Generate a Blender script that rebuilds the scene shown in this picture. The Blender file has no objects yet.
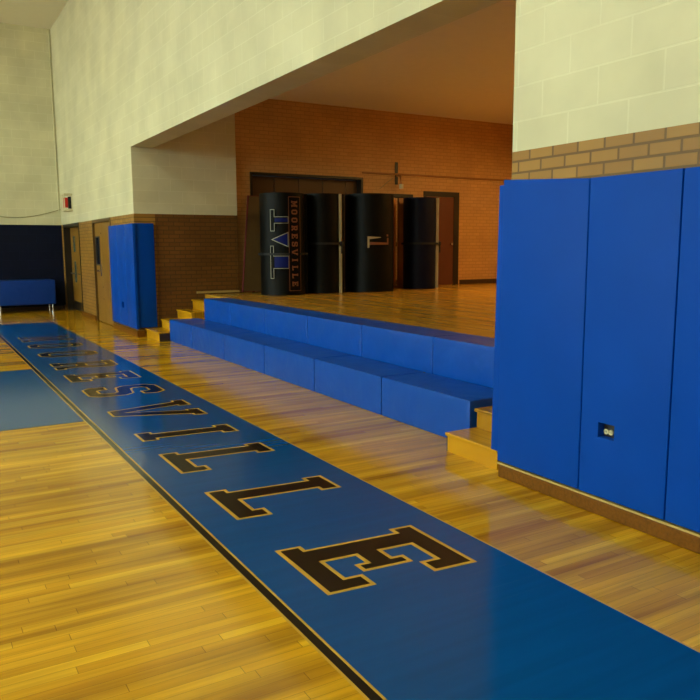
import bpy, bmesh, math, random
from mathutils import Vector, Matrix
random.seed(7)
sc = bpy.context.scene
col = sc.collection
PI = math.pi

# ------------------------------------------------------------------ materials
def s2l(c):
    return tuple((x/255/12.92 if x/255 <= .04045 else ((x/255+.055)/1.055)**2.4) for x in c) + (1,)

def new_mat(name):
    m = bpy.data.materials.new(name); m.use_nodes = True
    nt = m.node_tree; b = nt.nodes['Principled BSDF']
    return m, nt, b
def N(nt, t, **kw):
    n = nt.nodes.new(t)
    for k, v in kw.items():
        if k in n.inputs: n.inputs[k].default_value = v
        else: setattr(n, k, v)
    return n
def math_n(nt, op, a, b=None):
    n = nt.nodes.new('ShaderNodeMath'); n.operation = op
    for i, v in enumerate((a, b)):
        if v is None: continue
        if isinstance(v, (int, float)): n.inputs[i].default_value = v
        else: nt.links.new(v, n.inputs[i])
    return n.outputs[0]
def mix(nt, fac, a, b, mode='MIX'):
    n = nt.nodes.new('ShaderNodeMix'); n.data_type = 'RGBA'; n.blend_type = mode
    for s, v in ((n.inputs['Factor'], fac), (n.inputs['A'], a), (n.inputs['B'], b)):
        if isinstance(v, (int, float)): s.default_value = v
        elif isinstance(v, tuple): s.default_value = v
        else: nt.links.new(v, s)
    return n.outputs['Result']

def plain(name, rgb, rough=.5, metal=0, var=.12, scale=6, bump=0, bscale=40, spec=.5):
    m, nt, b = new_mat(name)
    tc = N(nt, 'ShaderNodeTexCoord'); no = N(nt, 'ShaderNodeTexNoise', Scale=scale, Detail=4.0)
    nt.links.new(tc.outputs['Object'], no.inputs['Vector'])
    c = s2l(rgb); d = tuple(x*(1-var) for x in c[:3])+(1,); e = tuple(min(1, x*(1+var)) for x in c[:3])+(1,)
    nt.links.new(mix(nt, no.outputs['Fac'], d, e), b.inputs['Base Color'])
    b.inputs['Roughness'].default_value = rough; b.inputs['Metallic'].default_value = metal
    b.inputs['Specular IOR Level'].default_value = spec
    if bump:
        n2 = N(nt, 'ShaderNodeTexNoise', Scale=bscale, Detail=3.0); nt.links.new(tc.outputs['Object'], n2.inputs['Vector'])
        bp = N(nt, 'ShaderNodeBump', Strength=bump, Distance=.02)
        nt.links.new(n2.outputs['Fac'], bp.inputs['Height']); nt.links.new(bp.outputs['Normal'], b.inputs['Normal'])
    return m

def emit(name, rgb, strength):
    m, nt, b = new_mat(name)
    b.inputs['Base Color'].default_value = (.8, .8, .8, 1)
    b.inputs['Emission Color'].default_value = tuple(rgb)+(1,); b.inputs['Emission Strength'].default_value = strength
    return m

def wood_floor(name, along, tones, rough, row=.057, length=1.1, bump=.25, streak=1.0):
    """narrow strip boards running along 'X' or 'Y'; each board its own tone, plus long grain"""
    m, nt, b = new_mat(name)
    tc = N(nt, 'ShaderNodeTexCoord'); sp = N(nt, 'ShaderNodeSeparateXYZ'); nt.links.new(tc.outputs['Object'], sp.inputs[0])
    L, W = (sp.outputs[0], sp.outputs[1]) if along == 'X' else (sp.outputs[1], sp.outputs[0])
    rr = math_n(nt, 'DIVIDE', W, row); ri = math_n(nt, 'FLOOR', rr); rf = math_n(nt, 'FRACT', rr)
    w1 = N(nt, 'ShaderNodeTexWhiteNoise', noise_dimensions='1D'); nt.links.new(ri, w1.inputs['W'])
    ll = math_n(nt, 'ADD', math_n(nt, 'DIVIDE', L, length), math_n(nt, 'MULTIPLY', w1.outputs['Value'], 7.3))
    li = math_n(nt, 'FLOOR', ll); lf = math_n(nt, 'FRACT', ll)
    cb = N(nt, 'ShaderNodeCombineXYZ'); nt.links.new(ri, cb.inputs[0]); nt.links.new(li, cb.inputs[1])
    w2 = N(nt, 'ShaderNodeTexWhiteNoise', noise_dimensions='2D'); nt.links.new(cb.outputs[0], w2.inputs['Vector'])
    rp = N(nt, 'ShaderNodeValToRGB'); el = rp.color_ramp.elements
    el[0].position, el[0].color = 0, s2l(tones[0]); el[1].position, el[1].color = 1, s2l(tones[-1])
    for i, t in enumerate(tones[1:-1]):
        e = el.new((i+1)/(len(tones)-1)); e.color = s2l(t)
    nt.links.new(w2.outputs['Value'], rp.inputs[0])
    # grain: noise stretched along the board
    mp = N(nt, 'ShaderNodeMapping'); mp.inputs['Scale'].default_value = (1.2, 45, 1) if along == 'X' else (45, 1.2, 1)
    nt.links.new(tc.outputs['Object'], mp.inputs[0])
    g = N(nt, 'ShaderNodeTexNoise', Scale=1.0, Detail=5.0, Roughness=.6); nt.links.new(mp.outputs[0], g.inputs['Vector'])
    mp2 = N(nt, 'ShaderNodeMapping'); mp2.inputs['Scale'].default_value = (.45, 7, 1) if along == 'X' else (7, .45, 1)
    nt.links.new(tc.outputs['Object'], mp2.inputs[0])
    g2 = N(nt, 'ShaderNodeTexNoise', Scale=1.0, Detail=3.0); nt.links.new(mp2.outputs[0], g2.inputs['Vector'])
    r2 = N(nt, 'ShaderNodeValToRGB'); r2.color_ramp.elements[0].position = .3; r2.color_ramp.elements[1].position = .62
    r2.color_ramp.elements[0].color = (1-.38*streak, 1-.44*streak, 1-.5*streak, 1); r2.color_ramp.elements[1].color = (1.05, 1.05, 1.05, 1)
    nt.links.new(g2.outputs['Fac'], r2.inputs[0])
    r3 = N(nt, 'ShaderNodeValToRGB'); r3.color_ramp.elements[0].position = .3; r3.color_ramp.elements[1].position = .7
    r3.color_ramp.elements[0].color = (.84, .81, .76, 1); r3.color_ramp.elements[1].color = (1.1, 1.1, 1.1, 1)
    nt.links.new(g.outputs['Fac'], r3.inputs[0])
    c = mix(nt, 1.0, rp.outputs[0], r2.outputs[0], 'MULTIPLY'); c = mix(nt, 1.0, c, r3.outputs[0], 'MULTIPLY')
    gap = math_n(nt, 'MAXIMUM', math_n(nt, 'LESS_THAN', rf, .035), math_n(nt, 'LESS_THAN', lf, .003))
    c = mix(nt, math_n(nt, 'MULTIPLY', gap, .55), c, s2l((60, 38, 14)))
    nt.links.new(c, b.inputs['Base Color']); b.inputs['Roughness'].default_value = rough
    bp = N(nt, 'ShaderNodeBump', Strength=bump, Distance=.004)
    nt.links.new(math_n(nt, 'ADD', w2.outputs['Value'], math_n(nt, 'MULTIPLY', gap, -2.0)), bp.inputs['Height'])
    nt.links.new(bp.outputs['Normal'], b.inputs['Normal'])
    return m

def paint(name, rgb, rough=.14, row=.057):
    """court paint under varnish: the board lines still read in the gloss"""
    m, nt, b = new_mat(name)
    tc = N(nt, 'ShaderNodeTexCoord'); sp = N(nt, 'ShaderNodeSeparateXYZ'); nt.links.new(tc.outputs['Object'], sp.inputs[0])
    ri = math_n(nt, 'FLOOR', math_n(nt, 'DIVIDE', sp.outputs[0], row))
    w1 = N(nt, 'ShaderNodeTexWhiteNoise', noise_dimensions='1D'); nt.links.new(ri, w1.inputs['W'])
    mp = N(nt, 'ShaderNodeMapping'); mp.inputs['Scale'].default_value = (14, .8, 1); nt.links.new(tc.outputs['Object'], mp.inputs[0])
    g = N(nt, 'ShaderNodeTexNoise', Scale=1.0, Detail=4.0); nt.links.new(mp.outputs[0], g.inputs['Vector'])
    c = s2l(rgb)
    nt.links.new(mix(nt, g.outputs['Fac'], tuple(x*.8 for x in c[:3])+(1,), tuple(x*1.2 for x in c[:3])+(1,)), b.inputs['Base Color'])
    b.inputs['Roughness'].default_value = rough
    bp = N(nt, 'ShaderNodeBump', Strength=.22, Distance=.004); nt.links.new(w1.outputs['Value'], bp.inputs['Height'])
    nt.links.new(bp.outputs['Normal'], b.inputs['Normal'])
    return m

def masonry(name, c1, c2, cm, bw, bh, mortar, axis, rough=.6, bump=.4, offset=.5, spec=.35, dirt=.15):
    """axis 'X': the wall runs along X (uses x,z); 'Y': runs along Y (uses y,z)"""
    m, nt, b = new_mat(name)
    tc = N(nt, 'ShaderNodeTexCoord'); sp = N(nt, 'ShaderNodeSeparateXYZ'); nt.links.new(tc.outputs['Object'], sp.inputs[0])
    cb = N(nt, 'ShaderNodeCombineXYZ'); nt.links.new(sp.outputs[0 if axis == 'X' else 1], cb.inputs[0]); nt.links.new(sp.outputs[2], cb.inputs[1])
    br = N(nt, 'ShaderNodeTexBrick', Scale=1.0); br.offset = offset
    br.inputs['Mortar Size'].default_value = mortar; br.inputs['Mortar Smooth'].default_value = .3
    br.inputs['Brick Width'].default_value = bw; br.inputs['Row Height'].default_value = bh
    br.inputs['Color1'].default_value = s2l(c1); br.inputs['Color2'].default_value = s2l(c2); br.inputs['Mortar'].default_value = s2l(cm)
    nt.links.new(cb.outputs[0], br.inputs['Vector'])
    no = N(nt, 'ShaderNodeTexNoise', Scale=1.3, Detail=6.0); nt.links.new(tc.outputs['Object'], no.inputs['Vector'])
    r = N(nt, 'ShaderNodeValToRGB'); r.color_ramp.elements[0].position = .35; r.color_ramp.elements[1].position = .65
    v = 1-dirt; r.color_ramp.elements[0].color = (v, v, v, 1); r.color_ramp.elements[1].color = (1, 1, 1, 1)
    nt.links.new(no.outputs['Fac'], r.inputs[0])
    nt.links.new(mix(nt, 1.0, br.outputs['Color'], r.outputs[0], 'MULTIPLY'), b.inputs['Base Color'])
    b.inputs['Roughness'].default_value = rough; b.inputs['Specular IOR Level'].default_value = spec
    bp = N(nt, 'ShaderNodeBump', Strength=bump, Distance=.006); bp.invert = True
    nt.links.new(br.outputs['Fac'], bp.inputs['Height']); nt.links.new(bp.outputs['Normal'], b.inputs['Normal'])
    return m

def vinyl(name, rgb, rough=.38, wr=.35, wscale=5, spec=.5, var=.10):
    """coated vinyl: fine leather grain plus slack wrinkles"""
    m, nt, b = new_mat(name)
    tc = N(nt, 'ShaderNodeTexCoord')
    no = N(nt, 'ShaderNodeTexNoise', Scale=2.2, Detail=3.0); nt.links.new(tc.outputs['Object'], no.inputs['Vector'])
    c = s2l(rgb)
    nt.links.new(mix(nt, no.outputs['Fac'], tuple(x*(1-var) for x in c[:3])+(1,), tuple(x*(1+var) for x in c[:3])+(1,)), b.inputs['Base Color'])
    b.inputs['Roughness'].default_value = rough; b.inputs['Specular IOR Level'].default_value = spec
    n1 = N(nt, 'ShaderNodeTexNoise', Scale=wscale, Detail=2.0, Distortion=.7); nt.links.new(tc.outputs['Object'], n1.inputs['Vector'])
    n2 = N(nt, 'ShaderNodeTexNoise', Scale=240.0, Detail=2.0); nt.links.new(tc.outputs['Object'], n2.inputs['Vector'])
    b1 = N(nt, 'ShaderNodeBump', Strength=wr, Distance=.03); nt.links.new(n1.outputs['Fac'], b1.inputs['Height'])
    b2 = N(nt, 'ShaderNodeBump', Strength=.12, Distance=.001); nt.links.new(n2.outputs['Fac'], b2.inputs['Height'])
    nt.links.new(b1.outputs['Normal'], b2.inputs['Normal']); nt.links.new(b2.outputs['Normal'], b.inputs['Normal'])
    return m

CREAM1, CREAM2, CREAMM = (214, 208, 174), (210, 204, 168), (220, 215, 182)
M = {}
M['floor'] = wood_floor('maple_court', 'Y', [(200, 140, 16), (230, 174, 32), (218, 160, 24), (236, 184, 40), (208, 150, 18), (224, 168, 28)], .13, bump=.15, streak=1.3)
M['stage'] = wood_floor('stage_boards', 'X', [(186, 134, 40), (212, 160, 56), (200, 148, 48), (220, 168, 62)], .2, bump=.06, streak=.15)
M['blue_paint'] = paint('blue_court_paint', (0, 74, 140))
M['key_paint'] = paint('key_court_paint', (2, 82, 146))
M['black_paint'] = paint('black_court_paint', (26, 22, 18))
M['gold_paint'] = paint('gold_court_paint', (204, 158, 62))
M['block_x'] = masonry('cream_block_along_x', CREAM1, CREAM2, CREAMM, .46, .23, .007, 'X', .5)
M['block_y'] = masonry('cream_block_along_y', CREAM1, CREAM2, CREAMM, .46, .23, .008, 'Y', .5)
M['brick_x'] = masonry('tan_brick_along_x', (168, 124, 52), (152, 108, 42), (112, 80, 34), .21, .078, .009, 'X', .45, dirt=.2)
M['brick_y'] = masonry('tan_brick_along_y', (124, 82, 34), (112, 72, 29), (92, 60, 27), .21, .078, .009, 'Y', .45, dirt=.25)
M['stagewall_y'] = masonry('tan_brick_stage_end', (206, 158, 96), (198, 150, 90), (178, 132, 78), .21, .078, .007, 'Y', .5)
M['stagewall_x'] = masonry('tan_brick_stage_back', (206, 158, 96), (198, 150, 90), (178, 132, 78), .21, .078, .007, 'X', .5)
M['navy'] = masonry('navy_painted_block', (7, 15, 42), (6, 13, 38), (10, 19, 48), .46, .23, .008, 'Y', .6, spec=.15)
M['ceil'] = plain('white_ceiling', (226, 222, 208), .8, var=.04)
M['base'] = plain('speckled_brown_base', (112, 68, 10), .4, var=.5, scale=45, bump=.2, bscale=90, spec=.2)
M['dkbase'] = plain('dark_brown_base', (56, 34, 18), .45)
M['ledge'] = plain('pale_wood_strip', (190, 160, 92), .4, var=.2, scale=20)
M['pad'] = vinyl('blue_vinyl_pad', (0, 66, 168), .5, .10, 3, .10)
M['tier'] = vinyl('blue_vinyl_tier', (0, 72, 172), .38, .42, 3.2, .3)
M['benchv'] = vinyl('blue_vinyl_bench', (0, 52, 140), .4, .3, 6, .3)
M['blackv'] = vinyl('black_vinyl_mat', (8, 8, 6), .5, .12, 3, .14)
M['navyv'] = vinyl('navy_vinyl_mat', (5, 9, 34), .5, .12, 3, .15)
M['foam'] = plain('tan_foam_edge', (170, 150, 104), .7)
M['strap'] = plain('black_webbing', (8, 8, 9), .7)
M['logo_white'] = plain('print_white', (132, 130, 112), .5, var=.04)
M['logo_blue'] = plain('print_blue', (6, 18, 86), .6, var=.06, spec=.15)
M['logo_orange'] = plain('print_orange', (116, 66, 36), .5, var=.12, scale=20)
M['logo_black'] = plain('print_black', (8, 8, 7), .6, spec=.1)
M['step'] = wood_floor('varnished_step_wood', 'X', [(206, 150, 20), (216, 160, 26), (198, 142, 18)], .25, row=.16, length=3, bump=.1)
M['door'] = plain('brown_door_veneer', (138, 98, 30), .4, var=.22, scale=9)
M['doord'] = plain('dark_frame_paint', (26, 18, 11), .4)
M['dframe'] = plain('brown_frame_paint', (88, 62, 24), .4)
M['stagedoor'] = plain('red_brown_door', (92, 44, 26), .4, var=.15)
M['glass'] = plain('wired_glass', (70, 92, 86), .08, var=.25, scale=4)
M['glassd'] = plain('dark_glass', (20, 24, 30), .06, var=.3)
M['chrome'] = plain('chrome', (200, 200, 205), .22, 1.0, var=.03)
M['steel'] = plain('painted_steel', (60, 58, 52), .5)
M['red'] = plain('red_paint', (104, 12, 10), .6)
M['redl'] = plain('red_plastic', (206, 40, 30), .4)
M['wire'] = plain('white_wire', (206, 196, 160), .5)
M['conduit'] = plain('cream_paint_pipe', CREAM1, .5)
M['oliveb'] = plain('olive_brown_board', (98, 72, 34), .6, var=.2)
M['panel'] = plain('brown_folding_panel', (92, 60, 26), .5, var=.15, scale=4)
M['wood'] = plain('brown_wood', (150, 100, 46), .45, var=.25, scale=14)
M['woodl'] = plain('light_brown_wood', (186, 118, 52), .45, var=.2, scale=14)
M['ivory'] = plain('ivory_plastic', (214, 204, 160), .4)
M['cable'] = plain('cable_grey', (140, 130, 88), .6)
M['white'] = plain('white_enamel', (230, 228, 220), .4, var=.03)
LAMP_STR, WIN_STR, STAGE_STR = 29.0, 13.5, 37.0
M['lamp'] = emit('gym_lamp_glow', (.86, 1.08, .86), LAMP_STR)
M['win'] = emit('daylit_pane', (.86, 1.08, 1.0), WIN_STR)
M['stagelamp'] = emit('stage_lamp_glow', (1.0, .63, .19), STAGE_STR)

# ------------------------------------------------------------------ mesh helpers
def link(name, me, mat=None, parent=None, mats=None):
    o = bpy.data.objects.new(name, me); col.objects.link(o)
    for m in (mats or ([mat] if mat else [])): me.materials.append(m)
    if parent:
        o.parent = parent; o.matrix_parent_inverse = Matrix.Identity(4)
        o.location = tuple(-Vector(parent_world(parent)))
    return o
def parent_world(p):
    v = Vector(p.location); q = p.parent
    while q: v = v + Vector(q.location); q = q.parent
    return v
def build(name, bm, mat=None, parent=None, mats=None, smooth=False):
    bmesh.ops.recalc_face_normals(bm, faces=bm.faces)
    me = bpy.data.meshes.new(name); bm.to_mesh(me); bm.free()
    if smooth:
        for p in me.polygons: p.use_smooth = True
        try: me.set_sharp_from_angle(angle=math.radians(40))
        except Exception: pass
    return link(name, me, mat, parent, mats)
def tag(o, label=None, cat=None, group=None, kind=None):
    if label: o['label'] = label
    if cat: o['category'] = cat
    if group: o['group'] = group
    if kind: o['kind'] = kind
    return o
def empty(name, loc):
    o = bpy.data.objects.new(name, None); o.empty_display_size = .1; col.objects.link(o); o.location = loc; return o

def box(bm, x0, x1, y0, y1, z0, z1, mi=0, bevel=0, seg=2):
    vs = [bm.verts.new((x, y, z)) for z in (z0, z1) for y in (y0, y1) for x in (x0, x1)]
    fs = [bm.faces.new([vs[i] for i in q]) for q in ((0,1,3,2), (4,6,7,5), (0,4,5,1), (2,3,7,6), (0,2,6,4), (1,5,7,3))]
    for f in fs: f.material_index = mi
    if bevel:
        es = list({e for f in fs for e in f.edges})
        r = bmesh.ops.bevel(bm, geom=es, offset=bevel, segments=seg, affect='EDGES', profile=.5)
        for f in r['faces']: f.material_index = mi
    return bm
def B(*a, **k): return box(bmesh.new(), *a, **k)
def tube(bm, pts, r, n=8, closed=False):
    pts = [Vector(p) for p in pts]; rings = []
    for i, p in enumerate(pts):
        if closed: d = pts[(i+1) % len(pts)] - pts[i-1]
        else: d = pts[min(i+1, len(pts)-1)] - pts[max(i-1, 0)]
        d.normalize()
        a = Vector((0, 0, 1)) if abs(d.z) < .9 else Vector((1, 0, 0))
        u = d.cross(a).normalized(); v = d.cross(u)
        rings.append([bm.verts.new(p + r*(math.cos(t)*u + math.sin(t)*v)) for t in [2*PI*k/n for k in range(n)]])
    m = len(rings)
    for i in range(m if closed else m-1):
        a, b = rings[i], rings[(i+1) % m]
        for k in range(n): bm.faces.new((a[k], a[(k+1) % n], b[(k+1) % n], b[k]))
    if not closed: bm.faces.new(rings[0]); bm.faces.new(rings[-1][::-1])
    return bm
def cyl(bm, c, r, h, axis='Z', n=20):
    a = {'X': Vector((1,0,0)), 'Y': Vector((0,1,0)), 'Z': Vector((0,0,1))}[axis]
    c = Vector(c); return tube(bm, [c - a*h/2, c + a*h/2], r, n)
def offset_poly(p, d):
    """d > 0 shrinks a counter-clockwise polygon"""
    out = []; n = len(p)
    for i in range(n):
        a, b, c = Vector(p[i-1]), Vector(p[i]), Vector(p[(i+1) % n])
        e1, e2 = (b-a).normalized(), (c-b).normalized()
        n1, n2 = Vector((-e1.y, e1.x)), Vector((-e2.y, e2.x))
        den = 1 + n1.dot(n2)
        q = b + (n1+n2)*(d/den if den > .15 else d/.15*.5)
        out.append((q.x, q.y))
    return out
def area(p): return sum(p[i-1][0]*p[i][1]-p[i][0]*p[i-1][1] for i in range(len(p)))/2
def fill(bm, loops, step=None):
    """flat fill of outer loop + holes in the XY plane of the bmesh; optional slicing in both directions so it can be bent"""
    es = []
    for L in loops:
        vs = [bm.verts.new((x, y, 0)) for x, y in L]
        es += [bm.edges.new((vs[i-1], vs[i])) for i in range(len(vs))]
    bmesh.ops.triangle_fill(bm, use_beauty=True, use_dissolve=False, edges=es)
    if step:
        ys = [v.co.y for v in bm.verts]; xs = [v.co.x for v in bm.verts]
        for lo, hi, ax in ((min(ys), max(ys), 1), (min(xs), max(xs), 0)):
            k = lo + step
            while k < hi:
                co = Vector((0, 0, 0)); co[ax] = k; no = Vector((0, 0, 0)); no[ax] = 1
                bmesh.ops.bisect_plane(bm, geom=bm.verts[:]+bm.edges[:]+bm.faces[:], plane_co=co, plane_no=no); k += step
    return bm

# ------------------------------------------------------------------ camera (solved from the photo's vanishing points)
CAM_H = 1.68
yaw, pitch, roll, fpx = -0.5332925, -0.13834265, -0.00470110, 736.3057
fw = Vector((math.cos(yaw)*math.cos(pitch), math.sin(yaw)*math.cos(pitch), math.sin(pitch)))
rt = Vector((math.sin(yaw), -math.cos(yaw), 0)); up = rt.cross(fw)
r2 = math.cos(roll)*rt + math.sin(roll)*up; u2 = -math.sin(roll)*rt + math.cos(roll)*up
cam = bpy.data.cameras.new('camera'); co = bpy.data.objects.new('camera', cam); col.objects.link(co)
cam.sensor_width = 36; cam.lens = fpx/700*36; cam.clip_start = .05; cam.clip_end = 200
mw = Matrix((r2, u2, -fw)).transposed().to_4x4(); mw.translation = (0, 0, CAM_H); co.matrix_world = mw
sc.camera = co

# ------------------------------------------------------------------ dimensions (metres; X runs along the stage front, -Y is into the stage)
WY = -3.65            # face of the wall that holds the stage opening
X0, X1 = 3.95, 14.14  # stage opening
XB, XR = 21.9, -4.0   # far and rear walls
YL = 20.0             # window wall opposite the stage
ZC = 7.5              # gym ceiling
ZS = .77              # stage floor
YSB = -13.4           # stage back
SPLIT = 2.33          # brick below, painted block above
HEAD = 3.55

def struct(name, bm, mat=None, mats=None, parent=None, label=None):
    o = build(name, bm, mat, parent, mats)
    if not parent: o['kind'] = 'structure'
    if label: o['label'] = label
    return o

# ---- floor and what is painted on it
floor = struct('floor', B(XR-.3, XB+.3, WY-1.4, YL+.3, -.12, 0), M['floor'], label='glossy yellow maple gymnasium floor')
def flat(name, x0, x1, y0, y1, z, mat, label, parent=floor):
    bm = bmesh.new(); vs = [bm.verts.new(p) for p in ((x0, y0, z), (x1, y0, z), (x1, y1, z), (x0, y1, z))]; bm.faces.new(vs)
    o = build(name, bm, mat, parent); o['label'] = label; return o
YB0, YB1 = -1.412, -2.705
flat('painted_band', .35, 18.15, YB1, YB0, .0010, M['blue_paint'], 'wide blue band painted behind the baseline')
flat('band_edge', .35, 18.15, YB1-.012, YB1, .0010, M['gold_paint'], 'thin gold edge of the blue band')
flat('band_edge', .35, 18.15, YB0, YB0+.013, .0012, M['gold_paint'], 'gold line between blue band and black baseline')
flat('baseline', XR+1, XB-.9, YB0+.013, -1.357, .0012, M['black_paint'], 'black baseline of the court')
flat('band_edge', XR+1, XB-.9, -1.357, -1.344, .0012, M['gold_paint'], 'gold line along court side of the black baseline')
flat('painted_key', 7.44, 11.11, -1.344, 4.45, .0010, M['key_paint'], 'blue rectangle of the free throw lane')
flat('key_edge', 7.415, 7.44, -1.344, 4.45, .0011, M['black_paint'], 'dark near edge of the blue lane')
flat('key_edge', 11.11, 11.13, -1.344, 4.45, .0011, M['gold_paint'], 'gold far edge of the blue lane')
flat('court_line', 18.15, 21.0, -2.70, -2.66, .0010, M['black_paint'], 'thin black line running on past the blue band')

GL = {
 'I': (.32, [[(0,0),(.32,0),(.32,.15),(.255,.15),(.255,.70),(.32,.70),(.32,.85),(0,.85),(0,.70),(.065,.70),(.065,.15),(0,.15)]]),
 'L': (.61, [[(0,0),(.61,0),(.61,.23),(.47,.23),(.47,.165),(.26,.165),(.26,.70),(.32,.70),(.32,.85),(0,.85),(0,.70),(.065,.70),(.065,.15),(0,.15)]]),
 'E': (.62, [[(0,0),(.62,0),(.62,.26),(.48,.26),(.48,.165),(.26,.165),(.26,.345),(.36,.345),(.36,.28),(.46,.28),(.46,.57),(.36,.57),(.36,.505),(.26,.505),(.26,.685),(.48,.685),(.48,.59),(.62,.59),(.62,.85),(0,.85),(0,.70),(.065,.70),(.065,.15),(0,.15)]]),
 'M': (.80, [[(0,0),(.30,0),(.30,.14),(.235,.14),(.235,.52),(.365,.14),(.435,.14),(.565,.52),(.565,.14),(.50,.14),(.50,0),(.80,0),(.80,.14),(.735,.14),(.735,.71),(.80,.71),(.80,.85),(.57,.85),(.40,.42),(.23,.85),(0,.85),(0,.71),(.065,.71),(.065,.14),(0,.14)]]),
 'O': (.62, [[(0,.16),(.16,0),(.46,0),(.62,.16),(.62,.69),(.46,.85),(.16,.85),(0,.69)], [(.20,.22),(.25,.17),(.37,.17),(.42,.22),(.42,.63),(.37,.68),(.25,.68),(.20,.63)]]),
 'R': (.67, [[(0,0),(.31,0),(.31,.14),(.255,.14),(.255,.31),(.33,.31),(.42,0),(.67,0),(.67,.14),(.58,.14),(.52,.345),(.61,.43),(.61,.75),(.51,.85),(0,.85),(0,.71),(.065,.71),(.065,.14),(0,.14)], [(.255,.46),(.38,.46),(.42,.50),(.42,.66),(.38,.70),(.255,.70)]]),
 'S': (.62, [[(0,.10),(.10,0),(.52,0),(.62,.10),(.62,.40),(.52,.50),(.23,.54),(.19,.58),(.19,.65),(.23,.69),(.39,.69),(.43,.65),(.43,.58),(.62,.58),(.62,.75),(.52,.85),(.10,.85),(0,.75),(0,.47),(.10,.37),(.39,.33),(.43,.29),(.43,.20),(.39,.16),(.23,.16),(.19,.20),(.19,.28),(0,.28)]]),
 'V': (.83, [[(.28,0),(.55,0),(.755,.71),(.83,.71),(.83,.85),(.52,.85),(.52,.71),(.565,.71),(.415,.17),(.265,.71),(.31,.71),(.31,.85),(0,.85),(0,.71),(.075,.71)]]),
}
def glyph_loops(ch, inset=0):
    out = []
    for i, L in enumerate(GL[ch][1]):
        ccw = area(L) > 0
        if i == 0: L = L if ccw else L[::-1]
        else: L = L[::-1] if ccw else L      # holes clockwise, so the same inset widens them
        out.append(offset_poly(L, inset) if inset else L)
    return out
WORD = 'MOORESVILLE'
STARTS = [15.22, 13.97, 12.77, 11.45, 10.29, 9.14, 7.97, 6.62, 5.83, 4.72, 3.56]
for ch, xs in zip(WORD, STARTS):
    bm = bmesh.new(); fill(bm, glyph_loops(ch)); n0 = len(bm.faces)
    for f in bm.faces: f.material_index = 0
    b2 = bmesh.new(); fill(b2, glyph_loops(ch, .024))
    for v in b2.verts: v.co.z = .0008
    for f in b2.faces: f.material_index = 1
    tmp = bpy.data.meshes.new('t'); b2.to_mesh(tmp); b2.free(); bm.from_mesh(tmp); bpy.data.meshes.remove(tmp)
    for v in bm.verts: v.co = Vector((xs + .035 - v.co.x - .09*v.co.y, -1.625 - v.co.y*1.03, .0020 + v.co.z))
    for f in bm.faces:
        f.normal_update()
        if f.normal.z < 0: f.normal_flip()
    me = bpy.data.meshes.new('painted_letter'); bm.to_mesh(me); bm.free()
    o = link('painted_letter', me, None, floor, [M['gold_paint'], M['black_paint']])
    o['label'] = 'black letter with gold outline on the blue band'

# ---- walls
def wall_x(name, x0, x1, y0, y1, z0, z1, opens=(), lower=None):
    bm = bmesh.new()
    xs = [x0] + [v for a, b in opens for v in (a, b)] + [x1]
    for i in range(0, len(xs), 2): box(bm, xs[i], xs[i+1], y0, y1, z0, SPLIT, 1)
    box(bm, x0, x1, y0, y1, SPLIT, z1, 0)
    return struct(name, bm, mats=[M['block_x'], lower or M['brick_x']])
D1, D2 = (19.42, 21.58), (16.04, 17.84)
wall_x('wall_right', XR, X0, WY-.3, WY, 0, ZC)
wall_x('wall_doors', X1, XB, WY-.4, WY, 0, ZC, (D2, D1))
struct('wall_above_stage', B(X0, X1, WY-.4, WY, HEAD, ZC), M['block_x'])
# end wall: jamb (brick below, block above) carried on as the painted end wall of the stage, with a wide opening for the folding door
XE = X1 + .14; YJ = -5.72; FO = (-8.78, -6.07); FZ = 3.22
bm = bmesh.new()
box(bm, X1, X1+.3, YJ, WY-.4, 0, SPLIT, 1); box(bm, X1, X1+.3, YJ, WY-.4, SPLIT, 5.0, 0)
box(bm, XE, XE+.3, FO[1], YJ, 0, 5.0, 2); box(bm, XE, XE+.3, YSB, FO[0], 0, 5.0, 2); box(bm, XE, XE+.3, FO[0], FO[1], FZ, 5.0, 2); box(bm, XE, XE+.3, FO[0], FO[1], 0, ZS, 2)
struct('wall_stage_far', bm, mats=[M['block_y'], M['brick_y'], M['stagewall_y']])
struct('wall_stage_near', B(X0-.3, X0, YSB, WY-.3, 0, 5.0), M['stagewall_y'])
struct('wall_stage_back', B(X0-.3, XE+.3, YSB-.3, YSB, 0, 5.0), M['stagewall_x'])
struct('ceiling_stage', B(X0-.3, XE+.3, YSB-.3, WY-.4, 4.7, 5.0), M['ceil'])
bm = B(XB, XB+.3, WY-.4, YL+.3, 0, SPLIT, 1); box(bm, XB, XB+.3, WY-.4, YL+.3, SPLIT, ZC, 0)
struct('wall_far', bm, mats=[M['block_y'], M['navy']])
bm = B(XR-.3, XR, WY-.3, YL+.3, 0, SPLIT, 1); box(bm, XR-.3, XR, WY-.3, YL+.3, SPLIT, ZC, 0)
struct('wall_rear', bm, mats=[M['block_y'], M['brick_y']])
WINS = [(-2.6+i*4.1, -2.6+i*4.1+3.4) for i in range(6)]; WZ = (3.0, 6.6)
bm = B(XR, XB, YL, YL+.3, 0, SPLIT, 1); box(bm, XR, XB, YL, YL+.3, SPLIT, WZ[0], 0); box(bm, XR, XB, YL, YL+.3, WZ[1], ZC, 0)
xs = [XR] + [v for w in WINS for v in w] + [XB]
for i in range(0, len(xs), 2): box(bm, xs[i], xs[i+1], YL, YL+.3, WZ[0], WZ[1], 0)
struct('wall_windows', bm, mats=[M['block_x'], M['brick_x']])
for i, (a, b) in enumerate(WINS):
    bm = bmesh.new()
    for x in (a, (a+b)/2-.03, b-.06): box(bm, x, x+.06, YL+.05, YL+.15, *WZ)
    for z in (WZ[0], 4.8, WZ[1]-.06): box(bm, a, b, YL+.05, YL+.15, z, z+.06)
    w = struct('window_%d' % (i+1), bm, M['white'])
    build('window_pane', B(a, b, YL+.09, YL+.11, *WZ), M['win'], w)
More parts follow.
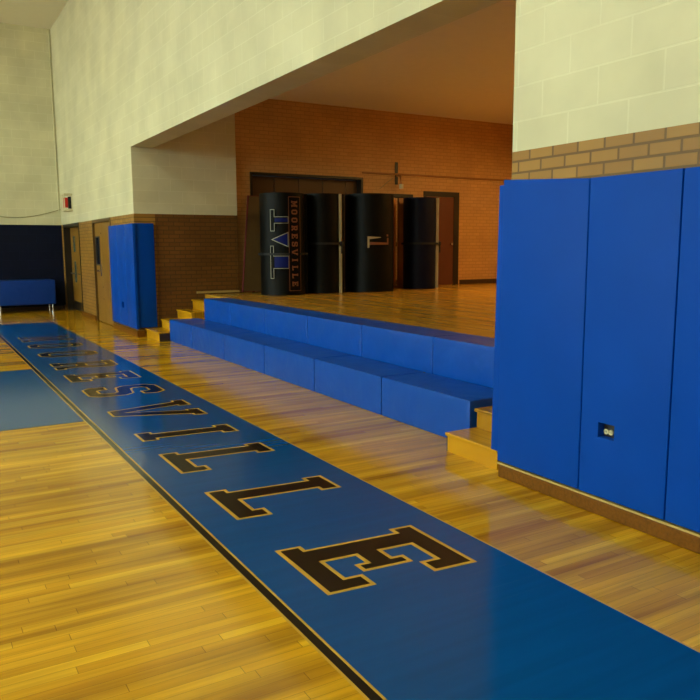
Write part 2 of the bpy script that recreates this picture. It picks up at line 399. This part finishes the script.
struct('ceiling', B(XR-.3, XB+.3, WY-.4, YL+.3, ZC, ZC+.2), M['ceil'])

# ---- baseboards and trims
bm = B(XR, X0+.02, WY, -3.605, 0, .100, 0, .008)
struct('baseboard_right', bm, M['base'])
struct('trim_1', B(XR, X0+.02, WY, -3.597, .101, .114), M['ledge'])
bm = bmesh.new()
for a, b in ((X1-.04, D2[0]), (D2[1], D1[0]), (D1[1], XB)): box(bm, a, b, WY, -3.61, 0, .12, 0, .006)
box(bm, X1-.04, X1, -3.76, WY, 0, .12, 0, .006)
struct('baseboard_doors', bm, M['base'])
struct('baseboard_far', B(XB-.02, XB, WY+.06, YL, 0, .1), M['dkbase'])
struct('baseboard_stage', B(XE-.02, XE, YSB, -11.56, ZS, ZS+.11), M['dkbase'])
struct('trim_2', B(X1-.025, X1, YJ, -4.82, ZS+.02, ZS+.06), M['ledge'])
struct('trim_3', B(XE-.04, XE, YSB, -8.75, 3.31, 3.35, 0, .01), M['wood'])

# ---- stage
bm = B(X0, X1, YJ, -4.99, .0, ZS); box(bm, X0, XE, YSB, YJ, 0, ZS)
stage = struct('floor_stage', bm, M['stage'], label='raised wooden stage floor')
build('stage_ledge', B(4.74, 13.2, -4.99, -4.52, 0, .385), M['step'], stage)

# ---- steps at both ends of the stage
def steps(x0, x1, fronts, label, open_side):
    t = empty('wooden_steps', ((x0+x1)/2, -4.4, 0)); tag(t, label, 'steps')
    hs = [.165, .33, .50, .68]
    for i, (y, h) in enumerate(zip(fronts, hs)):
        yb = -4.988
        prev = hs[i-1] if i else 0
        build('riser', B(x0+.012, x1-.012, yb, y-.022, prev, h-.028), M['step'], t)
        build('tread', B(x0, x1, yb if i == 3 else fronts[i+1]-.03, y, h-.028, h, 0, .006), M['step'], t)
    sx = x0 if open_side < 0 else x1
    build('side_board', B(sx-.006 if open_side < 0 else sx-.012, sx+.012 if open_side < 0 else sx+.006, -4.98, fronts[0]-.024, 0, .135), M['dkbase'], t)
    return t
steps(13.225, 14.09, [-3.76, -4.06, -4.38, -4.69], 'varnished wooden steps at the far end of the stage, under the brick wall', -1)
steps(4.085, 4.715, [-3.69, -4.00, -4.32, -4.65], 'varnished wooden steps at the near end of the stage, beside the blue wall pads', 1)

# ---- padded blocks along the stage front
def soft_block(name, x0, x1, y0, y1, z0, z1, seed):
    """padded block: rounded edges, sides that belly out a little between the seams"""
    rnd = random.Random(seed)
    bm = bmesh.new()
    nx, ny, nz = 56, 10, 16
    def P(i, j, k): return Vector((x0+(x1-x0)*i/nx, y0+(y1-y0)*j/ny, z0+(z1-z0)*k/nz))
    grid = {}
    ph = [rnd.uniform(0, 6.28) for _ in range(8)]
    am = [rnd.uniform(.3, 1.0) for _ in range(2)]
    def fold(u, w):
        # slack creases fanning out from the seams
        y = 0
        for q, d in ((0, u), (1, 1-u)):
            if d > .004: y += .0055*am[q]*math.exp(-d/.10)*math.sin(11*(w-.5)/(d*3+.35)+ph[2+q])*math.sin(PI*w)*min(1, d/.02)
        return y
    def vert(i, j, k):
        if (i, j, k) in grid: return grid[i, j, k]
        p = P(i, j, k); r = .009
        # round the corners: pull edge vertices in
        d = [min(i, nx-i)/nx*(x1-x0), min(j, ny-j)/ny*(y1-y0), min(k, nz-k)/nz*(z1-z0)]
        on = [i in (0, nx), j in (0, ny), k in (0, nz)]
        s = [(1 if i == 0 else -1), (1 if j == 0 else -1), (1 if k == 0 else -1)]
        u, v, w = i/nx, j/ny, k/nz
        belly = .010
        if on[1] and not on[0] and not on[2] : p.y -= s[1]*belly*math.sin(PI*u)**.35*math.sin(PI*w) - .003*math.sin(9*u*2+ph[0]+5*w)*math.sin(PI*w) + fold(u, w)
        if on[2] and not on[0] and not on[1] and k == nz: p.z += -.006*math.sin(PI*u)*math.sin(PI*v) + .003*math.sin(11*u+ph[1]+4*v)
        if on[0] and not on[1] and not on[2]: p.x += s[0]*.0005
        if sum(on) >= 2:
            for a in range(3):
                if on[a] and not (a == 2 and k == 0): p[a] += s[a]*r*.35*(sum(on)-1)
        grid[i, j, k] = bm.verts.new(p); return grid[i, j, k]
    def q(a, b, c, d): bm.faces.new((vert(*a), vert(*b), vert(*c), vert(*d)))
    for i in range(nx):
        for j in range(ny):
            for k in (0, nz): q((i,j,k), (i+1,j,k), (i+1,j+1,k), (i,j+1,k))
        for k in range(nz):
            for j in (0, ny): q((i,j,k), (i+1,j,k), (i+1,j,k+1), (i,j,k+1))
    for j in range(ny):
        for k in range(nz):
            for i in (0, nx): q((i,j,k), (i,j+1,k), (i,j+1,k+1), (i,j,k+1))
    o = build(name, bm, M['tier'], smooth=True)
    return o
LOW = [4.725, 6.106, 7.55, 8.98, 10.46, 11.94, 13.2]
UPP = [4.75, 5.99, 7.38, 8.78, 10.17, 11.55, 12.86]
ordn = ['nearest', 'second', 'third', 'fourth', 'fifth', 'farthest']
for i in range(6):
    o = soft_block('padded_step', LOW[i]+.0045, LOW[i+1]-.0045, -4.505, -3.965, .003, .395, i)
    tag(o, ('%s blue padded block of the lower step, by the %s wooden steps' % (ordn[i], 'near' if i == 0 else 'far')) if i in (0, 5)
        else '%s blue padded block of the lower step from the near wooden steps' % ordn[i], 'padded step', 'lower padded blocks on the gym floor')
    o = soft_block('padded_step', UPP[i]+.001, UPP[i+1]-.001, -4.985, -4.515, .388, .775, 20+i)
    tag(o, ('%s blue padded block of the upper step, by the %s wooden steps' % (ordn[i], 'near' if i == 0 else 'far')) if i in (0, 5)
        else '%s blue padded block of the upper step from the near wooden steps' % ordn[i], 'padded step', 'upper padded blocks along the stage edge')

# ---- wall pads
def pad_mesh(w, z0, z1, th, hole=None):
    """pad in its own frame: x 0..w, back at y = 0, front at y = th"""
    bm = bmesh.new()
    if hole:
        hx0, hx1, hz0, hz1 = hole
        fill(bm, [[(0, z0), (w, z0), (w, z1), (0, z1)], [(hx0, hz0), (hx0, hz1), (hx1, hz1), (hx1, hz0)]])
        for v in bm.verts: v.co = Vector((v.co.x, 0, v.co.y))
        r = bmesh.ops.extrude_face_region(bm, geom=bm.faces[:])
        for v in [e for e in r['geom'] if isinstance(e, bmesh.types.BMVert)]: v.co.y = th
        es = [e for e in bm.edges if len(e.link_faces) == 2 and e.calc_face_angle(0) > .5 and max(v.co.y for v in e.verts) > th*.5]
        bmesh.ops.recalc_face_normals(bm, faces=bm.faces)
        bmesh.ops.bevel(bm, geom=es, offset=.007, segments=3, affect='EDGES', profile=.5)
    else:
        box(bm, 0, w, 0, th, z0, z1, 0, .009, 3)
    return bm
def pad(x0, x1, label, group, z0=.157, z1=2.145, hole=None, z1b=None):
    g = .003; w = x1-x0-2*g
    h = (hole[0]-x0-g, hole[1]-x0-g, hole[2], hole[3]) if hole else None
    bm = pad_mesh(w, z0, z1, .063, h)
    if z1b:
        for v in bm.verts:
            if v.co.z > 1.5: v.co.z -= (z1-z1b)*(1-v.co.x/w)**.6 if v.co.x < w else 0
    for v in bm.verts: v.co += Vector((x0+g, WY+.002, 0))
    return tag(build('wall_pad', bm, M['pad'], smooth=True), label, 'wall pad', group)
GR = 'blue wall pads beside the near end of the stage'
seams = [3.965, 3.195, 2.560, 1.945, 1.335, .715, .095, -.525]
labs = ['tall blue wall pad at the corner of the stage opening, beside the near wooden steps',
        'tall blue wall pad with a small cut-out showing a power outlet',
        'tall blue wall pad just past the one with the outlet cut-out, at the photo edge']
for i in range(4):
    pad(seams[i+1], seams[i], z1=(2.145 if i == 0 else 2.092), z1b=2.092, z0=.128, label=labs[i] if i < 3 else 'tall blue wall pad farthest from the stage opening, beyond the outlet pad and its neighbour', group=GR,
        hole=(2.935, 3.055, .508, .600) if i == 1 else None)
bm = pad_mesh(.40, .185, 2.11, .10)
for v in bm.verts: v.co = Vector((X0+.018+v.co.y - .03*(v.co.z-.185)/1.9*(v.co.y > .05), WY+.035-v.co.x, v.co.z))
tag(build('wall_pad', bm, M['pad'], smooth=True), 'blue wall pad wrapping the stage side of the near corner, seen as a narrow edge', 'wall pad', GR)
GL2 = 'blue wall pads on the corner beside the brown door'
ps = [14.04, 14.69, 15.34, 15.99]
for i, l in enumerate(['blue wall pad at the front of the far corner, nearest the stage', 'blue wall pad with a small dark cut-out near its foot, on the far corner', 'blue wall pad on the far corner, directly beside the brown door']):
    pad(ps[i], ps[i+1], l, GL2, hole=(14.93, 15.12, .51, .62) if i == 1 else None)
bm = pad_mesh(.37, .175, 2.15, .06)
for v in bm.verts: v.co = Vector((X1-.002-v.co.y, WY+.02-v.co.x, v.co.z))
tag(build('wall_pad', bm, M['pad'], smooth=True), 'blue wall pad on the jamb of the far corner, facing the camera in shade', 'wall pad', GL2)

# outlets behind the cut-outs
o = empty('power_outlet', (2.95, WY, .56)); tag(o, 'dark power outlet with two ivory sockets inside the pad cut-out', 'outlet')
build('cover_plate', B(2.93, 3.12, WY, WY+.006, .50, .61), M['doord'], o)
for x in (2.998, 3.034):
    bm = cyl(bmesh.new(), (x, WY+.010, .540), .0165, .012, 'Y', 16)
    k = build('socket', bm, M['ivory'], o, smooth=True); k['label'] = 'ivory socket'
    sl = bmesh.new()
    for dx in (-.005, .005): box(sl, x+dx-.0012, x+dx+.0012, WY+.015, WY+.0168, .535, .546)
    build('slot', sl, M['strap'], k)
o = build('outlet_plate', B(14.92, 15.11, WY, WY+.006, .51, .64), M['doord']); tag(o, 'dark outlet plate recessed in the far corner pad', 'outlet')

# ---- doors in the gym wall
def louver(*a): pass
d = struct('door_1', bmesh.new(), M['doord'], label='pair of brown doors with tall narrow panes, set back in the wall by the far corner')
a, b = D1
bm = bmesh.new()
box(bm, a, a+.05, WY-.22, WY+.015, 0, SPLIT-.0, 0); box(bm, b-.06, b, WY-.22, WY+.015, 0, SPLIT, 0); box(bm, a+.05, b-.06, WY-.22, WY+.015, SPLIT-.08, SPLIT, 0)
build('door_frame', bm, M['doord'], d)
mid = (a+b)/2
for (x0, x1, hx) in ((a+.052, mid-.003, mid-.10), (mid+.003, b-.062, mid+.10)):
    lf = build('door_leaf', B(x0, x1, WY-.20, WY-.155, .01, SPLIT-.085, 0, .004), M['door'], d)
    px = hx - .08*(1 if hx > mid else -1)*0
    for z0, z1 in ((.78, 1.34), (1.60, 2.02)):
        cx = mid-.52 if hx < mid else mid+.52
        build('glass_pane', B(cx-.11, cx+.11, WY-.156, WY-.150, z0, z1), M['glass'], lf)
    build('push_bar', tube(bmesh.new(), [(x0+.12, WY-.10, 1.02), (x1-.12, WY-.10, 1.02)], .018), M['steel'], lf)
    build('kick_plate', B(x0+.03, x1-.03, WY-.156, WY-.150, .02, .26), M['doord'], lf)
d = struct('door_2', bmesh.new(), M['doord'], label='brown double door with one narrow dark pane, beside the blue corner pads')
a, b = D2
bm = bmesh.new()
box(bm, a, a+.05, WY-.10, WY+.012, 0, SPLIT, 0); box(bm, b-.05, b, WY-.10, WY+.012, 0, SPLIT, 0); box(bm, a+.05, b-.05, WY-.10, WY+.012, SPLIT-.07, SPLIT, 0)
build('door_frame', bm, M['dframe'], d)
mid = (a+b)/2 + .12
yd = WY-.035
lf = build('door_leaf', B(mid+.003, b-.052, yd-.045, yd, .01, SPLIT-.075, 0, .004), M['door'], d)
bm = bmesh.new(); x0, x1 = 17.36, 17.70
for q in ((x0-.03, x0, 1.30, 1.96), (x1, x1+.03, 1.30, 1.96), (x0, x1, 1.30, 1.33), (x0, x1, 1.93, 1.96)): box(bm, q[0], q[1], yd, yd+.012, q[2], q[3])
build('pane_frame', bm, M['steel'], lf)
build('glass_pane', B(x0, x1, yd+.001, yd+.005, 1.33, 1.93), M['glassd'], lf)
lf2 = build('door_leaf', B(a+.052, mid-.003, yd-.045, yd, .01, SPLIT-.075, 0, .004), M['door'], d)
for leaf, hx, sg in ((lf, mid+.22, 1), (lf2, mid-.10, -1)):
    if leaf is lf:
        bm = tube(bmesh.new(), [(hx, yd, 1.18), (hx, yd+.05, 1.18), (hx+.13*sg, yd+.055, 1.18)], .018)
        box(bm, hx-.04, hx+.04, yd, yd+.012, 1.06, 1.32, 0, .003)
        k = build('lever_handle', bm, M['chrome'], leaf, smooth=True); k['label'] = 'chrome lever handle'
bm = bmesh.new()
for z in (.55, .82, 2.02): cyl(bm, (mid+.10, yd+.003, z), .016, .006, 'Y', 12)
k = build('stud', bm, M['chrome'], lf); k['label'] = 'small chrome studs'

# door on the stage end wall
d = struct('door_3', bmesh.new(), M['doord'], label='red-brown door in a dark frame on the stage end wall')
ya, yb = -11.50, -10.45
bm = bmesh.new()
box(bm, XE-.03, XE+.0, ya, ya+.16, ZS, 2.98); box(bm, XE-.03, XE, yb-.07, yb, ZS, 2.98); box(bm, XE-.03, XE, ya+.16, yb-.07, 2.86, 2.98)
build('door_frame', bm, M['doord'], d)
lf = build('door_leaf', B(XE-.022, XE-.002, ya+.165, yb-.075, ZS+.01, 2.855), M['stagedoor'], d)
build('door_knob', tube(bmesh.new(), [(XE-.02, ya+.24, 1.75), (XE-.07, ya+.24, 1.75), (XE-.08, ya+.24, 1.75)], .026, 12), M['chrome'], lf, smooth=True)
# wide folding door behind the mats
d = struct('door_4', bmesh.new(), M['panel'], label='wide dark brown folding door behind the rolled mats')
bm = bmesh.new()
box(bm, XE-.02, XE+.28, FO[1]-.05, FO[1], ZS, FZ); box(bm, XE-.02, XE+.28, FO[0], FO[0]+.05, ZS, FZ); box(bm, XE-.02, XE+.28, FO[0]+.05, FO[1]-.05, FZ-.05, FZ)
build('door_frame', bm, M['doord'], d)
n = 9; wdt = (FO[1]-.05-(FO[0]+.05))/n
for i in range(n):
    y = FO[0]+.05+i*wdt
    build('fold_panel', B(XE+.17+(i % 2)*.02, XE+.21+(i % 2)*.02, y+.002, y+wdt-.002, ZS+.01, FZ-.06, 0, .004), M['panel'], d)

# ---- rolled mats standing on the stage
def roll(name, cx, cy, R, H, mat, th_end, label, turns=5, t=.05, tail=.10, dirn=1):
    root = empty(name, (cx, cy, ZS)); tag(root, label, 'rolled mat', 'rolled wrestling mats on the stage')
    z0, z1 = ZS+.004, ZS+H
    pts = []; n = int(turns*44)
    for i in range(n+1):
        a = i/44*2*PI; r = R - t*1.12*(a/(2*PI))
        if r < .07: break
        # outermost quarter turn keeps the full radius
        pts.append((r, th_end + dirn*a))
    bm = bmesh.new(); rows = []
    for r, a in pts:
        co_, ci = Vector((math.cos(a), math.sin(a), 0)), r-t
        o1 = Vector((cx, cy, 0)) + co_*r; o2 = Vector((cx, cy, 0)) + co_*max(ci, .02)
        rows.append([bm.verts.new((o1.x, o1.y, z0)), bm.verts.new((o1.x, o1.y, z1)), bm.verts.new((o2.x, o2.y, z1)), bm.verts.new((o2.x, o2.y, z0))])
    for p, q in zip(rows, rows[1:]):
        for k in range(4): bm.faces.new((p[k], p[(k+1) % 4], q[(k+1) % 4], q[k]))
    bm.faces.new(rows[0]); bm.faces.new(rows[-1][::-1])
    build('rolled_sheet', bm, mat, root, smooth=True)
    return root
def edge_strip(root, cx, cy, R, th, H, w, t=.05):
    """the loose end of the mat: pale foam edge seen from the front"""
    u = Vector((math.cos(th), math.sin(th), 0)); v = Vector((-u.y, u.x, 0)); c = Vector((cx, cy, 0))
    bm = bmesh.new(); vs = []
    for z in (ZS+.006, ZS+H-.004):
        for a, b in ((R-t, -w/2), (R+.012, -w/2), (R+.012, w/2), (R-t, w/2)):
            p = c + u*a + v*b; vs.append(bm.verts.new((p.x, p.y, z)))
    for q in ((0,1,2,3), (7,6,5,4), (0,4,5,1), (1,5,6,2), (2,6,7,3), (3,7,4,0)): bm.faces.new([vs[i] for i in q])
    o = build('foam_edge', bm, M['foam'], root); o['label'] = 'pale foam edge'
def strap(root, cx, cy, R, z, knot=None):
    bm = bmesh.new(); n = 64; rows = []
    for i in range(n):
        a = 2*PI*i/n; ring = []
        for r, dz in ((R+.003, -.022), (R+.009, -.022), (R+.009, .022), (R+.003, .022)):
            ring.append(bm.verts.new((cx+r*math.cos(a), cy+r*math.sin(a), z+dz)))
        rows.append(ring)
    for i in range(n):
        p, q = rows[i], rows[(i+1) % n]
        for k in range(4): bm.faces.new((p[k], p[(k+1) % 4], q[(k+1) % 4], q[k]))
    if knot is not None:
        x, y = cx+(R+.02)*math.cos(knot), cy+(R+.02)*math.sin(knot)
        box(bm, x-.035, x+.035, y-.035, y+.035, z-.05, z+.04, 0, .012); box(bm, x-.012, x+.012, y-.03, y+.012, z-.20, z-.04, 0, .005)
    o = build('strap', bm, M['strap'], root, smooth=True); o['label'] = 'black strap tied round the roll'
def wrap(root, name, cx, cy, R, loops, mat, lift, label=None):
    """print on a roll: flat art in (angle in degrees, z) bent round the cylinder"""
    k = PI/180*R; bm = bmesh.new()
    fill(bm, [[(a*k, z) for a, z in L] for L in loops], .03)
    for v in bm.verts:
        th = v.co.x/R; z = v.co.y; r = R+lift
        v.co = Vector((cx+r*math.cos(th), cy+r*math.sin(th), z))
    bmesh.ops.recalc_face_normals(bm, faces=bm.faces)
    for f in bm.faces:
        c = f.calc_center_median()
        if f.normal.dot(Vector((c.x-cx, c.y-cy, 0))) < 0: f.normal_flip()
    me = bpy.data.meshes.new(name); bm.to_mesh(me); bm.free()
    o = link(name, me, mat, root)
    if label: o['label'] = label
    return o
def rect(a0, a1, z0, z1): return [(a0, z0), (a1, z0), (a1, z1), (a0, z1)]
RAD = math.radians
# roll with the team letter and word
C1 = (13.2, -6.285, .475)
r1 = roll('mat_roll', *C1, 1.945, M['blackv'], RAD(250), 'black rolled mat printed with a blue letter and the word MOORESVILLE')
strap(r1, C1[0], C1[1], C1[2], 1.56)
def art(loops, mat, lift, name='printed_letter', label=None): return wrap(r1, name, *C1, loops, mat, lift, label)
# big block letter lying on its side: white outline first, then the blue fill
white = [(124, 1.10), (133.5, 1.10), (133.5, 1.285), (166.5, 1.285), (166.5, 1.70), (127, 1.8455), (166.5, 1.985), (166.5, 2.14),
         (135.5, 2.14), (135.5, 1.98), (124.5, 1.98), (124.5, 2.41), (135.5, 2.41), (135.5, 2.255), (167.4, 2.255), (167.4, 1.0)]
foot_lo = [(123.5, 1.095), (132.5, 1.095), (132.5, 1.285), (167, 1.285), (167, 1.53), (132.5, 1.53), (132.5, 1.72), (123.5, 1.72)]
foot_up = [(124.5, 1.99), (135.5, 1.99), (135.5, 2.135), (167.4, 2.135), (167.4, 2.265), (135.5, 2.265), (135.5, 2.40), (124.5, 2.40)]
vee = [(167, 1.69), (167, 1.98), (126, 1.835)]
def shrink(L, da, dz):
    k = PI/180*C1[2]; P = [(a*k, z) for a, z in L]
    if area(P) < 0: P = P[::-1]
    return [(a/k, z) for a, z in offset_poly(P, da)]
for L in (foot_lo, foot_up, vee):
    art([L], M['logo_white'], .0035, 'printed_outline', 'white outline of the big letter')
art([shrink(foot_lo, .012, 0)], M['logo_black'], .005, 'printed_letter'); art([shrink(foot_up, .012, 0)], M['logo_black'], .005, 'printed_letter')
for L in ([(134, 1.305), (166, 1.305), (166, 1.512), (134, 1.512)], [(136, 2.165), (166, 2.165), (166, 2.235), (136, 2.235)], shrink(vee, .016, 0)):
    art([L], M['logo_blue'], .0065, 'printed_letter', 'blue fill of the big letter')
fr = (167.5, 197.5, .86, 2.635)
art([rect(*fr)], M['logo_orange'], .0075, 'printed_frame', 'orange frame round the word')
art([rect(fr[0]+1.2, fr[1]-1.2, fr[2]+.010, fr[3]-.010)], M['logo_black'], .009, 'word_panel')
pitchz = (fr[3]-fr[2]-.12)/11
for i, ch in enumerate(WORD):
    w, loops = GL[ch]; s = .125/.85
    sc_ = min(s, (pitchz-.03)/w)
    z_c = fr[3]-.06-pitchz*(i+.5)
    ang0 = 174.2; k = PI/180*C1[2]
    L2 = [[(ang0 + v*s/k, z_c + (w/2-u)*sc_) for u, v in L] for L in glyph_loops(ch)]
    art(L2, M['logo_orange'], .011, 'printed_letter', 'orange letter of the word')
# second roll, its pale loose edge facing out
C2 = (13.25, -7.21, .425)
r2_ = roll('mat_roll', *C2, 1.965, M['blackv'], RAD(209), 'black rolled mat with a pale vertical edge, tied with a black strap')
edge_strip(r2_, *C2, RAD(208), 1.965, .02); strap(r2_, C2[0], C2[1], C2[2]+.0, 1.76, RAD(206))
# third roll
C3 = (13.22, -8.30, .55)
r3_ = roll('mat_roll', *C3, 1.99, M['blackv'], RAD(262), 'wide black rolled mat with a small tan letter mark at mid height', turns=6)
def art3(L, mat, lift, label=None): return wrap(r3_, 'printed_mark', *C3, [L], mat, lift, label)
for L in (rect(143, 147, 1.67, 1.90), ):
    art3(L, M['foam'], .004, 'tan bar of the small mark')
art3([(147, 1.90), (147, 1.845), (172, 1.875), (172, 1.885)], M['foam'], .004)
art3([(147, 1.79), (147, 1.73), (189, 1.735), (189, 1.775)], M['logo_orange'], .004)
art3([(187, 1.735), (191, 1.735), (191, 1.87), (187, 1.87)], M['logo_orange'], .0045)
art3([(186, 1.90), (190.5, 1.90), (190.5, 1.94), (186, 1.94)], M['logo_orange'], .0045)
# navy roll
C4 = (13.35, -9.69, .405)
r4_ = roll('mat_roll', *C4, 1.97, M['navyv'], RAD(222), 'navy blue rolled mat standing in front of the red-brown stage door')
edge_strip(r4_, *C4, RAD(219), 1.97, .018); strap(r4_, C4[0], C4[1], C4[2], 1.76, RAD(224))

# ---- red-edged board leaning behind the first roll
o = empty('leaning_board', (14.1, -6.2, ZS)); tag(o, 'olive-brown board with red edges leaning behind the printed mat roll', 'board')
def lean(p): return p
y0b, y1b = -5.78, -6.75; zt = 2.73
A_, B_, C_, D_ = (14.10, y0b, ZS+.024), (14.22, y0b-.22, zt), (14.22, y1b, zt), (14.10, y1b, ZS+.024)
bm = bmesh.new()
nrm = (Vector(B_)-Vector(A_)).cross(Vector(D_)-Vector(A_)).normalized()*.010
f = [bm.verts.new(Vector(p)+s*nrm) for s in (-1, 1) for p in (A_, B_, C_, D_)]
for q in ((0,1,2,3), (7,6,5,4), (0,4,5,1), (1,5,6,2), (2,6,7,3), (3,7,4,0)): bm.faces.new([f[i] for i in q])
build('board_panel', bm, M['oliveb'], o)
k = build('red_edge', tube(bmesh.new(), [A_, B_, C_, D_], .022, 8, closed=True), M['red'], o); k['label'] = 'red edge rail'

# ---- upright wooden frame between the rolls
o = empty('wooden_rack', (13.95, -9.35, ZS)); tag(o, 'brown upright wooden frame with a dark top rail between black and navy mat rolls', 'rack')
k = build('upright', B(13.90, 13.95, -9.42, -9.33, ZS, 2.74, 0, .006), M['woodl'], o); k['label'] = 'light brown upright'
build('upright', B(13.90, 13.97, -9.67, -9.50, ZS, 2.78, 0, .006), M['wood'], o)
k = build('top_rail', B(13.86, 13.99, -9.86, -9.20, 2.78, 2.86, 0, .008), M['doord'], o); k['label'] = 'dark top rail'
for z in (.85, 1.7): build('cross_rail', B(13.95, 13.99, -9.67, -9.33, z, z+.09), M['wood'], o)
build('foot_rail', B(13.84, 14.02, -9.70, -9.29, ZS, ZS+.05), M['wood'], o)

# ---- things on the stage end wall above
o = empty('wall_bracket', (XE, -9.68, 3.2)); tag(o, 'dark bracket with a short hanging arm high on the stage end wall', 'bracket')
build('mounting_plate', B(XE-.015, XE, -9.72, -9.64, 3.10, 3.60, 0, .004), M['doord'], o)
build('arm', tube(bmesh.new(), [(XE-.02, -9.68, 3.30), (XE-.14, -9.70, 3.30), (XE-.16, -9.71, 3.05)], .03), M['wood'], o, smooth=True)
build('lamp_socket', tube(bmesh.new(), [(XE-.16, -9.71, 3.10), (XE-.16, -9.71, 3.00)], .05, 14), M['ivory'], o, smooth=True)
bm = tube(bmesh.new(), [(XE-.02, -9.58, 3.24), (XE-.02, -9.42, 3.14), (XE-.02, -9.27, 3.02), (XE-.02, -9.22, 3.00)], .008)
tag(build('hanging_cable', bm, M['cable']), 'thin dark cable running down the stage end wall beside the bracket', 'cable')

# ---- far wall: bench, cable, conduit, caged alarm
o = empty('padded_bench', (21.4, -2.0, 0)); tag(o, 'blue padded bench on short chrome legs against the navy far wall', 'bench')
build('padded_cover', B(21.06, 21.78, -3.27, -.45, .21, .86, 0, .03, 4), M['benchv'], o, smooth=True)
for x in (21.14, 21.70):
    for y in (-3.19, -1.9, -.55):
        bm = tube(bmesh.new(), [(x, y, .012), (x, y, .23)], .022, 10); cyl(bm, (x, y, .012), .035, .024, 'Z', 12)
        k = build('leg', bm, M['chrome'], o, smooth=True); k['label'] = 'chrome leg'
pts = []
for i in range(25):
    t = i/24; y = -1.2 + (-3.66+1.2)*t
    pts.append((XB-.012, y, 2.80 - .26*math.sin(PI*min(1, t))**1.0 - .04*t))
tag(build('wall_cable', tube(bmesh.new(), pts, .009, 6), M['cable']), 'thin cable sagging across the cream far wall above the navy paint', 'cable')
tag(build('conduit_pipe', tube(bmesh.new(), [(XB-.014, WY+.05, 2.72), (XB-.014, WY+.05, ZC-.02)], .013, 10), M['conduit'], smooth=True), 'cream conduit pipe rising in the far corner above the doors', 'pipe')
o = empty('fire_alarm', (20.30, WY, 2.86)); tag(o, 'red fire alarm in a pale wire guard above the far brown doors', 'alarm')
build('back_box', B(20.11, 20.49, WY-.004, WY+.02, 2.66, 3.05), M['wire'], o)
k = build('alarm_body', B(20.25, 20.43, WY+.02, WY+.18, 2.73, 2.98, 0, .01), M['redl'], o); k['label'] = 'red alarm body'
build('strobe_lens', B(20.15, 20.23, WY+.02, WY+.09, 2.70, 3.0, 0, .006), M['strap'], o)
bm = bmesh.new()
for z in (2.65, 3.06): tube(bm, [(20.07, WY-.003, z), (20.07, WY+.20, z), (20.53, WY+.20, z), (20.53, WY-.003, z)], .016, 6)
for x in (20.07, 20.30, 20.53): tube(bm, [(x, WY+.20, 2.65), (x, WY+.20, 3.06)], .012, 6)
build('wire_guard', bm, M['wire'], o)

# ---- lamps
def lamp(x, y, z, s, glow, grp, label, root=None):
    t = empty('ceiling_light', (x, y, z)); tag(t, label, 'ceiling light', grp)
    bm = bmesh.new(); h = s/2
    vs = [[bm.verts.new((x+dx*r, y+dy*r, zz)) for dx, dy in ((-1,-1), (1,-1), (1,1), (-1,1))] for r, zz in ((h+.05, z-.02), (h+.05, z+.10), (h*.5, z+.22), (h*.5, z+.24))]
    for a, b in zip(vs, vs[1:]):
        for i in range(4): bm.faces.new((a[i], a[(i+1) % 4], b[(i+1) % 4], b[i]))
    bm.faces.new(vs[-1])
    build('housing', bm, M['white'], t)
    build('diffuser', B(x-h, x+h, y-h, y+h, z-.015, z+.0), glow, t)
    bm = tube(bmesh.new(), [(x, y, z+.24), (x, y, (ZC if grp.startswith('gym') else 4.7))], .012, 8)
    build('hanging_rod', bm, M['steel'], t)
for x in (1.0, 6.5, 12.0, 17.5):
    for y in (1.5, 7.0, 13.0):
        lamp(x, y, 6.9, .9, M['lamp'], 'gym ceiling lights', 'square white high-bay lamp hanging from the gym ceiling')
for x, y in ((10.2, -10.8), (10.8, -12.2)):
    lamp(x, y, 4.35, .7, M['stagelamp'], 'stage ceiling lights', 'warm square lamp hanging over the stage')

# ------------------------------------------------------------------ world and colour
w = bpy.data.worlds.new('world'); sc.world = w; w.use_nodes = True
w.node_tree.nodes['Background'].inputs[0].default_value = (.05, .05, .05, 1)
vs = sc.view_settings; vs.view_transform = 'Standard'; vs.look = 'None'; vs.gamma = 1; vs.use_curve_mapping = False
vs.exposure = 0
